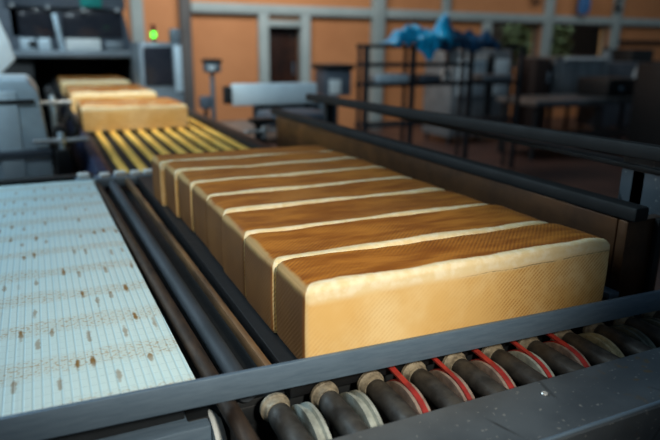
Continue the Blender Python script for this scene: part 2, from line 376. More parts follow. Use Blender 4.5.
# openings: door x 2.76..3.26; windows x 6.75..7.85 and 8.04..9.52 ; door top .61, window top .77, sill 0.05
wb = MB(); y0, y1 = WY, WY+0.2; TOP = 3.2
for (a, b_, c, d) in ((-7, 2.76, FL, TOP), (2.76, 3.26, 0.61, TOP), (3.26, 6.75, FL, TOP), (6.75, 7.85, FL, 0.02), (6.75, 7.85, 0.77, TOP),
                      (7.85, 8.04, FL, TOP), (8.04, 9.52, FL, 0.02), (8.04, 9.52, 0.77, TOP), (9.52, 22, FL, TOP)):
    wb.box(a, b_, y0, y1, c, d)
struct(wb.build('wall_back', 'wall', smooth=False))
struct(MB().box(-7.2, -7, -4, 8.2, FL, TOP).build('wall_left', 'wall', smooth=False))
tn = 0
def trim(x0, x1, z0, z1, m='trim', th=0.07):
    global tn; tn += 1
    return struct(MB().box(x0, x1, WY-th, WY, z0, z1, 0.008).build('trim_%d' % tn, m))
trim(1.68, 22, 0.775, 0.905, th=0.09)          # long horizontal beam
trim(0.90, 1.06, FL, TOP, 'trim', 0.06)
trim(1.52, 1.66, FL, TOP, 'trim_dark', 0.12)
trim(4.43, 4.62, FL, TOP, 'trim', 0.14)
trim(6.55, 6.72, FL, 0.775); trim(5.72, 5.86, 0.905, TOP)
trim(7.86, 8.03, FL, TOP, 'trim', 0.10)
trim(9.53, 9.70, FL, TOP, 'trim', 0.10)
trim(9.70, 22, 0.44, 0.51, 'brownmetal', 0.05)
# door
dr = MB().box(2.62, 2.76, WY-0.10, WY+0.05, FL, 0.775, 0.01).box(3.26, 3.40, WY-0.10, WY+0.05, FL, 0.775, 0.01) \
    .box(2.76, 3.26, WY-0.10, WY+0.05, 0.61, 0.70, 0.01).build('door_1', 'trim'); struct(dr)
MB().box(2.765, 3.255, WY+0.06, WY+0.10, FL+0.005, 0.61, 0.004).build('door_leaf', 'door', dr)
MB().tube((3.18, WY+0.03, -0.05), (3.18, WY+0.03, 0.12), 0.012).build('door_handle', 'steel', dr)
# windows and greenery outside
for n, (a, b_) in enumerate(((6.75, 7.85), (8.04, 9.52))):
    f = MB().box(a, b_, WY+0.06, WY+0.12, 0.02, 0.06).box(a, b_, WY+0.06, WY+0.12, 0.73, 0.77) \
        .box(a, a+0.04, WY+0.06, WY+0.12, 0.06, 0.73).box(b_-0.04, b_, WY+0.06, WY+0.12, 0.06, 0.73).build('window_%d' % (n+1), 'trim_dark'); struct(f)
    MB().box(a+0.04, b_-0.04, WY+0.085, WY+0.093, 0.06, 0.73).build('window_pane', 'glass', f)
def shrub(x, y, h, w_, seed, label):
    rnd = random.Random(seed)
    t_ = thing('shrub', (x, y, FL), label, 'shrub', 'shrubs outside the windows')
    MB().tube((x, y, FL), (x, y, FL+h*0.8), 0.03, 0.012, 8).build('stem', 'brownmetal', t_)
    b2 = bmesh.new()
    for i in range(900):
        a = rnd.uniform(0, 2*pi); zz = FL+h*rnd.uniform(0.25, 1.0); rr = w_*(0.35+0.65*rnd.random())*(1.0-0.4*(zz-FL)/h)
        c = Vector((x+cos(a)*rr, y+sin(a)*rr*0.6, zz)); s_ = rnd.uniform(0.05, 0.11)
        q = Matrix.Rotation(rnd.uniform(0, pi), 3, Vector((rnd.random()-.5, rnd.random()-.5, rnd.random()-.5)).normalized())
        pts = [(-1, 0, 0), (0, -.45, .1), (1, 0, 0), (0, .45, .1)]
        b2.faces.new([b2.verts.new(c+q @ (Vector(p)*s_)) for p in pts])
    mb = MB(); mb.bm.free(); mb.bm = b2; mb.build('foliage', 'leaf', t_)
shrub(7.3, 9.3, 1.75, 0.62, 1, 'green shrub seen through the narrower window behind the rack')
shrub(8.6, 9.4, 1.8, 0.55, 2, 'green shrub seen through left half of the wide window')
shrub(9.7, 9.5, 1.7, 0.55, 3, 'green shrub seen through right half of the wide window')
struct(MB().box(5, 16, 11.0, 11.2, FL, 2.2).build('wall_outside', 'brownmetal'))
# things hanging from the wall
o = MB(); o.prism([(8.56, 0.93), (8.72, 0.93), (8.77, 1.05), (8.74, 1.30), (8.55, 1.30), (8.53, 1.05)], 'y', 7.80, 7.90, 0.02)
tag(o.build('blue_bag', 'blue', loc=None), 'bright blue narrow bag hanging on the wall above the wide window', 'bag')
o = MB().path([(9.50, 7.86, 1.40), (9.50, 7.86, 1.16), (9.44, 7.86, 1.08), (9.50, 7.86, 1.01), (9.57, 7.86, 1.08)], 0.028)
tag(o.build('wall_hook', 'dark'), 'dark metal hook hanging on the pale post at upper right', 'hook')
o = MB().path([(7.50, 7.93, 1.30), (7.56, 7.93, 1.12), (7.64, 7.93, 1.08), (7.70, 7.93, 1.16)], 0.022)
tag(o.build('cable_loop', 'dark'), 'dark cable loop on the orange wall left of the blue bag', 'cable')

# ================================================================== right background: kitchen-like equipment
def counter(name, x0, x1, y0, y1, z0, z1, m, label, cat, feet=True):
    t_ = thing(name, ((x0+x1)/2, (y0+y1)/2, FL if feet else z0), label, cat)
    MB().box(x0, x1, y0, y1, z0, z1, 0.02).build('body', m, t_)
    if feet:
        for (a, b_) in ((x0+.06, y0+.06), (x1-.06, y0+.06), (x0+.06, y1-.06), (x1-.06, y1-.06)):
            MB().tube((a, b_, FL), (a, b_, z0+0.01), 0.03, seg=12).build('leg', 'rack', t_)
    return t_
t_ = counter('tank_cart', 6.30, 7.35, 6.0, 6.7, -0.45, 0.20, 'inox', 'stainless steel tank cart under the wide window', 'tank')
MB().tube((6.45, 5.97, 0.22), (7.2, 5.97, 0.22), 0.022, seg=12).build('push_handle', 'steel_light', t_)
MB().box(6.33, 7.32, 6.03, 6.67, 0.19, 0.25, 0.02).build('lid', 'inox', t_)
t_ = thing('steel_kettle', (6.85, 5.0, -0.202), 'shiny rounded steel kettle in front of the stainless tank cart', 'kettle')
MB().lathe((6.85, 5.0, -0.200), (0, 0, 1), [(0, 0), (0, .10), (.02, .12), (.26, .13), (.36, .10), (.40, .04), (.41, 0)], 28).build('kettle_body', 'steel_light', t_)
MB().tube((6.85, 5.0, 0.20), (6.85, 5.0, 0.235), 0.015, 0.022).build('knob', 'dark', t_)
t_ = thing('work_table', (5.85, 5.1, FL), 'low dark work table with a pale steel edge, behind the guard rails', 'table')
MB().box(4.85, 7.1, 4.75, 5.45, -0.27, -0.205, 0.01).build('tabletop', 'inox', t_)
for a, b_ in ((4.92, 4.82), (7.0, 4.82), (4.92, 5.38), (7.0, 5.38)): MB().tube((a, b_, FL), (a, b_, -0.268), 0.03, seg=12).build('leg', 'rack', t_)
MB().box(4.9, 7.05, 4.8, 5.4, -0.72, -0.69, 0.005).build('undershelf', 'rack', t_)
t_ = counter('dough_divider', 6.08, 6.66, 4.86, 5.36, -0.202, 0.02, 'dark', 'black box-shaped machine on the right end of the work table', 'machine', False)
MB().tube((6.3, 4.855, -0.1), (6.3, 4.83, -0.1), 0.03).build('knob', 'steel', t_)
t_ = counter('mixing_machine', 6.20, 6.95, 4.05, 4.6, -0.85, 0.22, 'dark', 'tall black machine at the right edge of the hall', 'machine')
MB().box(6.3, 6.8, 4.2, 4.5, 0.21, 0.25, 0.02).build('motor_hood', 'dark', t_)
t_ = counter('storage_cabinet', 5.94, 6.23, 6.0, 6.4, -0.85, 0.23, 'brownmetal', 'tall narrow dark brown cabinet left of the tank cart', 'cabinet')
MB().box(5.96, 6.21, 5.985, 6.0, -0.8, 0.2, 0.004).build('door', 'brownmetal', t_)
MB().box(6.17, 6.19, 5.965, 5.987, -0.1, 0.05, 0.004).build('handle', 'steel', t_)
t_ = counter('ingredient_bin', 7.45, 8.15, 6.1, 6.6, -0.8, 0.17, 'machine', 'grey blue bin cabinet at far right below the wall stripe', 'bin')
MB().tube((7.62, 6.3, 0.165), (7.62, 6.3, 0.34), 0.09, 0.06).build('bottle_neck', 'cabinet', t_)
MB().ball((7.40+0.2, 6.3, 0.35), 0.05).build('cap', 'dark', t_)
t_ = counter('storage_cabinet', 8.15, 8.65, 6.3, 6.7, -0.8, 0.36, 'dark', 'dark cabinet beyond the grey blue bin at the right edge', 'bin')
t_ = counter('steel_oven', 4.60, 5.60, 6.05, 6.7, -0.8, 0.34, 'cabinet', 'pale grey steel oven behind the dark rack', 'oven')
MB().box(4.68, 5.12, 6.02, 6.05, -0.25, 0.22, 0.008).build('oven_door', 'steel_light', t_)
MB().box(5.16, 5.24, 6.02, 6.05, -0.6, 0.28, 0.008).build('door_gap_panel', 'dark', t_)
MB().box(5.28, 5.55, 6.02, 6.05, -0.25, 0.22, 0.008).build('oven_door', 'steel_light', t_)
MB().tube((4.70, 5.99, 0.25), (5.1, 5.99, 0.25), 0.015).build('handle', 'chrome', t_)

# ------------------------------------------------------------------ rack with plastic sheets
t_ = thing('tray_rack', (3.4, 4.75, FL), 'dark metal rack with open shelves carrying blue plastic sheets', 'rack')
RX = (2.50, 3.01, 3.70, 4.34)
for z_, xa, xb in ((0.385, 2.47, 4.36), (0.215, 2.47, 3.72), (0.03, 2.47, 4.36), (-0.35, 2.47, 4.36)):
    mb = MB()
    for yy in (4.5, 4.64): mb.beam((xa, yy, z_), (xb, yy, z_), 0.03, 0.035, 0.004)
    for k in range(int((xb-xa)/0.16)+1): mb.beam((min(xa+0.02+k*0.16, xb-0.02), 4.5, z_), (min(xa+0.02+k*0.16, xb-0.02), 4.64, z_), 0.012, 0.015)
    mb.build('shelf', 'rack', t_)
for x_ in RX:
    for yy in (4.5, 4.64):
        hw = 0.024 if yy == 4.5 else 0.012
        MB().box(x_-hw, x_+hw, yy-0.02, yy+0.02, FL, 0.40, 0.004).build('leg', 'rack', t_)
def sheet(name, x0, x1, yf, yb, ztop, hang, seed, m, label, peak=None, base=0.41):
    nx, ny = 56, 26
    bm = bmesh.new(); g = []
    for i in range(nx+1):
        u = i/nx; row = []
        for j in range(ny+1):
            v = j/ny; x = x0+(x1-x0)*u
            hg = hang(u)                                   # how far it hangs over the front edge
            s_ = v*(yb-yf+hg)
            if s_ < hg: y = yf-0.015-0.02*sin(9*u+seed); z = base-(hg-s_)
            else: y = yf+(s_-hg); z = base
            up = max(0.0, min(1.0, (s_-hg+0.05)/0.12))*max(0.0, min(1.0, (yb-y)/0.12))
            fx = min(1, u*7, (1-u)*7)
            n_ = noise.noise(Vector((x*5+seed, y*6, seed)))+0.5*noise.noise(Vector((x*13, y*13+seed, 3)))
            z += up*fx*(ztop-base)*(0.55+0.7*n_)
            if peak and up > 0: z += peak[1]*up*math.exp(-((x-peak[0])/0.09)**2)
            z = max(z, base+0.002) if s_ >= hg else z
            y += 0.035*noise.noise(Vector((x*16, z*10, seed)))*(1 if s_ < hg else 0.3)
            row.append(bm.verts.new((x, y, z)))
        g.append(row)
    for i in range(nx):
        for j in range(ny): bm.faces.new((g[i][j], g[i+1][j], g[i+1][j+1], g[i][j+1]))
    mb = MB(); mb.bm.free(); mb.bm = bm; o = mb.build(name, m, loc=((x0+x1)/2, (yf+yb)/2, base))
    sm = o.modifiers.new('thickness', 'SOLIDIFY'); sm.thickness = 0.004; sm.offset = 1
    return tag(o, label, 'plastic sheet')
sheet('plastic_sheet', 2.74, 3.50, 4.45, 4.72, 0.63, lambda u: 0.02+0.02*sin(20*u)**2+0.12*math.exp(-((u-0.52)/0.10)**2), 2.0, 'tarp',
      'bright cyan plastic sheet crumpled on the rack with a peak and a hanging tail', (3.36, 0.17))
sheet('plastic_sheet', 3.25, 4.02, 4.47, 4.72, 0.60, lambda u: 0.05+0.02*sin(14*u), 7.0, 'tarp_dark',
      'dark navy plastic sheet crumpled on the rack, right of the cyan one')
# things on the rack shelves
def jug(x, y, z, label, k=1.0):  # added white shapes standing in for bright highlights behind the rack
    t2 = thing('highlight_jug', (x, y, z), label, 'jug')
    MB().lathe((x, y, z), (0, 0, 1), [(0, 0), (0, .055*k), (.01*k, .065*k), (.12*k, .065*k), (.15*k, .03*k), (.17*k, .025*k), (.17*k, 0)], 24).build('jug_body', 'white', t2)
    MB().tube((x, y, z+.165*k), (x, y, z+.185*k), 0.028*k).build('cap', 'cabinet', t2)
jug(3.50, 4.57, 0.2345, 'white jug added for a bright highlight, on the second shelf of the rack')
jug(3.50, 4.64, 0.0495, 'white jug added for the lower bright highlight, on the third shelf of the rack', 0.75)
o = MB().box(2.60, 2.95, 4.45, 4.68, 0.0495, 0.13, 0.015); tag(o.build('steel_tray', 'steel_light', loc=(2.77, 4.57, 0.0495)), 'pale steel tray on the third rack shelf at its left end', 'tray')
o = MB().box(3.10, 3.32, 4.45, 4.68, 0.0495, 0.12, 0.015); tag(o.build('bread_crate', 'machine', loc=(3.2, 4.57, 0.0495)), 'small grey blue crate beside the highlight jug on the third rack shelf', 'crate')
o = MB().box(3.85, 4.22, 4.45, 4.68, 0.0495, 0.11, 0.015); tag(o.build('steel_tray', 'cabinet', loc=(4.0, 4.57, 0.0495)), 'dull grey tray on the third rack shelf at its right end', 'tray')

# dark box with a white label, panel, sensor on pole, control cabinet
t_ = thing('printer_box', (2.22, 4.6, FL), 'black box-topped stand with a white label below the door', 'machine')
MB().box(2.09, 2.35, 4.5, 4.75, -0.06, 0.18, 0.01).build('body', 'machine', t_)
MB().box(2.07, 2.37, 4.47, 4.78, 0.175, 0.222, 0.01).build('top_cover', 'dark', t_)
MB().box(2.125, 2.24, 4.492, 4.502, -0.04, 0.09, 0.003).build('label_plate', 'white', t_)
MB().tube((2.22, 4.62, FL), (2.22, 4.62, -0.05), 0.05).build('stand', 'rack', t_)
t_ = thing('machine_side_panel', (1.12, 3.25, FL), 'long pale blue steel panel on posts left of the guard rail ends', 'panel')
MB().box(0.835, 1.43, 3.2, 3.24, 0.015, 0.155, 0.012).build('panel_plate', 'machine_light', t_)
MB().box(0.79, 0.834, 3.19, 3.26, 0.03, 0.14, 0.006).build('end_cap', 'dark', t_)
MB().box(1.0, 1.62, 3.26, 3.30, -0.14, 0.06, 0.01).build('lower_plate', 'cabinet', t_)
for x_ in (1.05, 1.38, 1.58): MB().box(x_-.02, x_+.02, 3.242, 3.258, FL, 0.05, 0.003).build('post', 'rack', t_)
t_ = thing('sensor_post', (0.93, 4.05, FL), 'grey sensor box on a thin pole in front of the orange wall', 'sensor')
MB().tube((0.93, 4.05, FL), (0.93, 4.05, 0.19), 0.018, seg=16).build('pole', 'cabinet', t_)
MB().box(0.872, 0.99, 4.0, 4.10, 0.185, 0.26, 0.012).build('sensor_housing', 'cabinet', t_)
MB().box(0.865, 0.997, 3.99, 4.11, 0.255, 0.285, 0.008).build('lid', 'dark', t_)
MB().box(0.895, 0.94, 3.99, 4.0, 0.20, 0.24, 0.003).build('display', 'white', t_)
MB().tube((0.93, 4.05, FL), (0.93, 4.05, FL+0.02), 0.12).build('base_plate', 'rack', t_)
t_ = thing('junction_box', (0.84, 3.92, FL), 'small dull blue box low beside the sensor pole', 'box')
MB().box(0.80, 0.885, 3.88, 3.97, -0.07, 0.02, 0.008).build('box_body', 'machine', t_)
MB().tube((0.84, 3.925, FL), (0.84, 3.925, -0.06), 0.015, seg=12).build('stand', 'rack', t_)
t_ = thing('control_cabinet', (0.55, 4.2, FL), 'grey control cabinet with a dark window, right of the bread machine', 'control cabinet')
MB().box(0.40, 0.705, 4.02, 4.45, -0.80, 0.40, 0.012).build('housing', 'cabinet', t_)
MB().box(0.425, 0.63, 4.004, 4.02, 0.10, 0.37, 0.006).build('window', 'glassdark', t_)
MB().box(0.645, 0.70, 4.004, 4.02, 0.05, 0.38, 0.005).build('side_strip', 'machine_light', t_)
MB().box(0.65, 0.72, 4.10, 4.2, 0.40, 0.50, 0.01).build('connector_box', 'cabinet', t_)
for x_ in (0.44, 0.66):
    for y_ in (4.07, 4.40): MB().tube((x_, y_, FL), (x_, y_, -0.79), 0.02, seg=12).build('foot', 'dark', t_)
t_ = thing('signal_light', (0.525, 4.12, 0.40), 'signal tower glowing green on top of the grey control cabinet', 'signal light')
MB().tube((0.525, 4.12, 0.401), (0.525, 4.12, 0.435), 0.012, seg=12).build('pole', 'dark', t_)
MB().tube((0.525, 4.12, 0.435), (0.525, 4.12, 0.475), 0.016, bev=0.003).build('green_lens', 'green_lamp', t_)
MB().tube((0.525, 4.12, 0.475), (0.525, 4.12, 0.525), 0.016, bev=0.003).build('red_lens', 'red_lamp', t_)

# side table right of the strip conveyor
t_ = thing('side_table', (0.85, 2.6, FL), 'low brown topped bench behind the strip conveyor', 'bench')
MB().box(0.56, 1.35, 2.35, 3.1, -0.10, -0.06, 0.008).build('bench_top', 'wood', t_)
for a, b_ in ((0.6, 2.4), (1.3, 2.4), (0.6, 3.05), (1.3, 3.05)): MB().box(a-.02, a+.02, b_-.02, b_+.02, FL, -0.098).build('leg', 'rack', t_)
o = MB(); o.box(0.90, 1.28, 2.65, 2.95, -0.059, 0.02, 0.03)
tag(o.build('steel_tub', 'machine', loc=(1.1, 2.8, -0.059)), 'dull grey tub lying on the brown bench', 'tub')

# ================================================================== bread machine (portal) the far loaves come out of
t_ = thing('bread_machine', (0.03, 5.2, FL), 'grey machine portal with dark windows over the far loaves', 'machine')
MB().prism([(-0.355, 0.265), (0.51, 0.265), (0.44, 0.62), (0.40, 1.0), (-0.355, 1.0), (-0.355, 0.62)], 'y', 5.02, 6.4, 0.01).build('hood', 'machine', t_)
MB().box(-0.45, 0.515, 4.88, 5.02, 0.272, 0.325, 0.01).build('front_beam', 'cabinet', t_)
MB().box(-0.45, 0.45, 4.96, 5.02, 0.655, 1.0, 0.01).build('top_fascia', 'machine', t_)
for a, b_, m in ((-0.375, -0.262, 'machine_light'), (-0.245, -0.15, 'machine_light'), (-0.04, 0.23, 'white')):
    MB().box(a, b_, 4.93, 5.019, 0.327, 0.42, 0.008).build('ledge_box', m, t_)
MB().box(-0.31, -0.265, 4.925, 4.932, 0.345, 0.40, 0.002).build('display', 'dark', t_)
MB().box(0.27, 0.40, 4.94, 5.019, 0.327, 0.40, 0.008).build('ledge_box', 'cabinet', t_)
MB().box(-0.425, -0.112, 5.0, 5.019, 0.43, 0.64, 0.004).build('window', 'glassdark', t_)
MB().box(-0.05, 0.42, 5.0, 5.019, 0.43, 0.64, 0.004).build('window', 'glassdark', t_)
MB().beam((-0.065, 4.97, 0.325), (-0.105, 4.97, 0.61), 0.03, 0.035, 0.005).build('window_lever', 'steel_light', t_)
for x_, z_ in ((-0.40, 0.665), (-0.145, 0.655), (0.118, 0.645), (0.38, 0.65)): MB().tube((x_, 4.962, z_), (x_, 4.93, z_), 0.016, seg=16).build('bolt', 'chrome', t_)
MB().box(0.10, 0.265, 4.945, 4.96, 0.668, 0.80, 0.004).build('teal_plate', 'teal', t_)
MB().box(-1.3, -0.36, 5.0, 6.4, FL, 1.0, 0.01).build('side_cabinet', 'machine', t_)
MB().box(-1.28, -0.30, 4.98, 5.0, FL+.05, 0.26, 0.004).build('lower_cover', 'dark', t_)
MB().box(-0.36, 0.46, 6.3, 6.4, FL, 0.265, 0.01).build('tunnel_shade_panel', 'dark', t_)  # added dark panel, stands for the shade inside the tunnel
MB().box(0.46, 0.60, 5.0, 6.4, FL, 0.27, 0.01).build('side_leg', 'dark', t_)
t_ = thing('guard_door', (-0.42, 3.45, FL), 'tilted pale blue guard door at the upper left edge', 'guard door')
MB().prism([(-0.52, 0.17), (-0.385, 0.30), (-0.405, 0.40), (-0.47, 0.60), (-0.56, 0.62)], 'y', 3.42, 3.47, 0.006).build('door_plate', 'machine_light', t_)
MB().box(-0.53, -0.49, 3.43, 3.46, FL, 0.25, 0.004).build('post', 'rack', t_)
t_ = thing('machine_casing', (-0.55, 2.0, FL), 'pale steel machine casing left of the strip conveyor', 'machine')
MB().prism([(-0.95, FL), (-0.262, FL), (-0.262, -0.02), (-0.285, 0.235), (-0.315, 0.28), (-0.95, 0.29)], 'y', 1.82, 2.2, 0.012).build('casing', 'steel_light', t_)
MB().box(-0.43, -0.355, 1.806, 1.82, -0.35, 0.24, 0.004).build('cover_strip', 'machine_light', t_)
MB().box(-0.47, -0.262, 1.79, 1.82, 0.005, 0.03, 0.003).build('ledge', 'machine', t_)
MB().box(-0.46, -0.30, 1.80, 1.82, 0.195, 0.21, 0.003).build('trim_strip', 'dark', t_)

# ================================================================== strip conveyor with yellow runners
t_ = thing('strip_conveyor', (0.15, 3.2, FL), 'conveyor with yellow lengthwise strips behind the near loaves', 'conveyor')
SZ = -0.004
MB().box(-0.115, 0.50, 1.43, 5.6, -0.05, -0.018, 0.003).build('bed', 'dark', t_)
for k in range(9):
    x0 = -0.0455+k*0.0645
    MB().box(x0-0.0135, x0+0.0135, 1.435, 5.5, -0.018, SZ, 0.004).build('yellow_strip', 'yellow', t_)
MB().prism([(-0.165, -0.10), (-0.120, -0.10), (-0.085, -0.008), (-0.105, 0.004), (-0.135, 0.004)], 'y', 1.44, 4.6, 0.003).build('side_plate', 'navy', t_)
MB().box(0.505, 0.56, 1.44, 4.6, -0.10, 0.01, 0.004).build('side_plate', 'dark', t_)
MB().box(-0.20, 0.56, 1.50, 1.6, -0.16, -0.105, 0.004).build('cross_member', 'dark', t_)
for x_ in (-0.14, 0.53):
    for y_ in (1.6, 4.4): MB().box(x_-.025, x_+.025, y_-.025, y_+.025, FL, -0.095, 0.003).build('leg', 'dark', t_)
# guide rails and black linkage left of it
t_ = thing('guide_rail', (-0.19, 2.6, -0.3), 'black guide rail and linkage beside the far loaves, left side', 'guide rail')
t_.location = (-0.2, 2.6, FL)
MB().beam((-0.155, 1.95, 0.075), (-0.165, 4.7, 0.09), 0.012, 0.05, 0.003).build('guide_bar', 'dark', t_)
MB().beam((-0.225, 1.75, -0.02), (-0.20, 4.6, 0.03), 0.05, 0.10, 0.006).build('rail_beam', 'dark', t_)
for y_ in (1.9, 2.5, 3.2, 4.0):
    MB().beam((-0.215, y_, 0.0), (-0.16, y_, 0.085), 0.02, 0.02, 0.003).build('bracket', 'rail', t_)
    MB().box(-0.245, -0.20, y_-0.03, y_+0.03, 0.03, 0.10, 0.008).build('clamp_block', 'dark', t_)
for y_ in (1.8, 3.6): MB().box(-0.235, -0.205, y_-.015, y_+.015, FL, 0.0).build('post', 'dark', t_)
def t_handle(loc, x0, x1, label, z, hz):
    t2 = thing('tee_clamp', loc, label, 'clamp', 'chrome clamps by the conveyor')
    x, y, _ = loc
    MB().tube((x0, y, z), (x1, y, z), 0.0095, seg=14, bev=0.002).build('cross_bar', 'chrome', t2)
    MB().tube((x, y, z-hz), (x, y, z+0.03), 0.011, seg=14, bev=0.002).build('spindle', 'steel_light', t2)
    MB().tube((x, y, z-0.012), (x, y, z+0.012), 0.018, seg=16, bev=0.003).build('hub', 'chrome', t2)
t_handle((-0.226, 1.78, 0.01), -0.32, -0.132, 'chrome T-shaped clamp handle left of the yellow strips, the nearer one', 0.062, 0.05)
t_handle((-0.235, 2.15, 0.05), -0.335, -0.16, 'chrome T-shaped clamp handle behind the nearer one at left', 0.165, 0.11)
t_ = thing('clamp_post', (0.68, 2.18, FL), 'black clamp post carrying a chrome handle, right of the yellow strips', 'clamp')
MB().box(0.655, 0.705, 2.17, 2.21, FL, 0.04, 0.006).build('post', 'dark', t_)
MB().box(0.63, 0.75, 2.15, 2.23, 0.035, 0.06, 0.008).build('head', 'dark', t_)
MB().tube((0.585, 2.13, 0.006), (0.79, 2.13, 0.006), 0.008, seg=14, bev=0.002).build('cross_bar', 'chrome', t_)
MB().tube((0.68, 2.13, -0.03), (0.68, 2.13, 0.03), 0.013, seg=14, bev=0.002).build('spindle', 'chrome', t_)
MB().beam((0.68, 2.125, -0.02), (0.68, 2.18, -0.02), 0.02, 0.02).build('arm', 'dark', t_)

# ================================================================== near conveyor carrying the eight loaves
BAR_A, BAR_B = -0.0245, 2.3            # bar centre y at x = 0 and its slight skew in degrees
t_ = thing('bread_conveyor', (0.25, 0.6, FL), 'dark conveyor bed with a steel end bar carrying the row of near loaves', 'conveyor')
sk = math.tan(R(BAR_B))
def bary(x): return -0.0265-sk*x
MB().beam((-0.95, bary(-0.95), 0.018), (0.80, bary(0.80), 0.017), 0.007, 0.036, 0.002).build('end_bar', 'steel', t_)
MB().box(-0.022, 0.60, 0.0, 1.36, -0.035, -0.0015, 0.002).build('bed', 'bed', t_)
MB().tube((-0.104, -0.16, -0.020), (-0.146, 1.34, -0.020), 0.0115, seg=24, bev=0.002).build('side_tube', 'rust', t_)
MB().tube((-0.077, 0.012, -0.021), (-0.100, 1.34, -0.021), 0.0135, seg=28, bev=0.002).build('side_tube', 'bluesteel', t_)
MB().beam((-0.037, 0.012, -0.012), (-0.056, 1.34, -0.012), 0.012, 0.022, 0.005).build('side_rail', 'rust_edge', t_)
MB().box(-0.155, 0.60, 0.02, 1.34, -0.075, -0.045, 0.003).build('sub_frame', 'dark', t_)
MB().box(-0.21, 0.60, 1.345, 1.395, -0.03, 0.002, 0.004).build('cross_member', 'steel', t_)
for i, (x0, x1, h) in enumerate(((-0.20, -0.165, 0.016), (-0.135, -0.105, 0.012), (-0.09, -0.055, 0.014), (-0.04, -0.01, 0.012), (0.0, 0.03, 0.013))):
    MB().box(x0, x1, 1.35, 1.385, 0.001, h, 0.003).build('spacer_block', 'white', t_)
MB().box(0.575, 0.60, 0.012, 1.36, -0.001, 0.010, 0.002).build('side_lip', 'steel', t_)
for x_ in (-0.1, 0.55):
    for y_ in (0.12, 1.25): MB().box(x_-.03, x_+.03, y_-.03, y_+.03, FL, -0.07, 0.003).build('leg', 'dark', t_)
# side guard on the right of the loaves
t_ = thing('side_guard', (0.61, 0.85, FL), 'brown side guard wall with a dark top rail, right of the loaves', 'side guard')
MB().prism([(0.602, -0.03), (0.618, -0.03), (0.618, 0.135), (0.602, 0.135)], 'y', 0.04, 1.75, 0.002).build('guard_plate', 'guard', t_)
MB().beam((0.612, 0.0, 0.151), (0.612, 1.80, 0.137), 0.034, 0.026, 0.006).build('top_rail', 'rail', t_)
MB().box(0.602, 0.70, 0.018, 0.038, -0.028, 0.135, 0.002).build('end_plate', 'guard', t_)
MB().box(0.668, 0.682, 0.008, 0.018, -0.02, 0.135, 0.002).build('edge_strip', 'rail', t_)
for y_ in (0.1, 1.6): MB().box(0.62, 0.65, y_-.02, y_+.02, FL, 0.13, 0.003).build('post', 'dark', t_)
t_ = thing('guard_rail', (0.69, 0.75, FL), 'long dark upper guard rail ending in a bracket box, at right', 'guard rail')
MB().beam((0.662, -0.10, 0.250), (0.662, 1.55, 0.216), 0.022, 0.026, 0.004).build('rail_bar', 'rail', t_)
MB().box(0.690, 0.86, -0.06, 0.12, 0.128, 0.238, 0.006).build('bracket_box', 'deck', t_)
MB().tube((0.735, -0.061, 0.196), (0.735, -0.078, 0.196), 0.010, seg=18, bev=0.003).build('bolt', 'chrome', t_)
MB().box(0.685, 0.73, 0.0, 1.5, 0.205, 0.215, 0.002).build('rail_flange', 'dark', t_)
for y_ in (0.08, 1.45): MB().box(0.69, 0.72, y_-.015, y_+.015, FL, 0.206, 0.003).build('post', 'dark', t_)

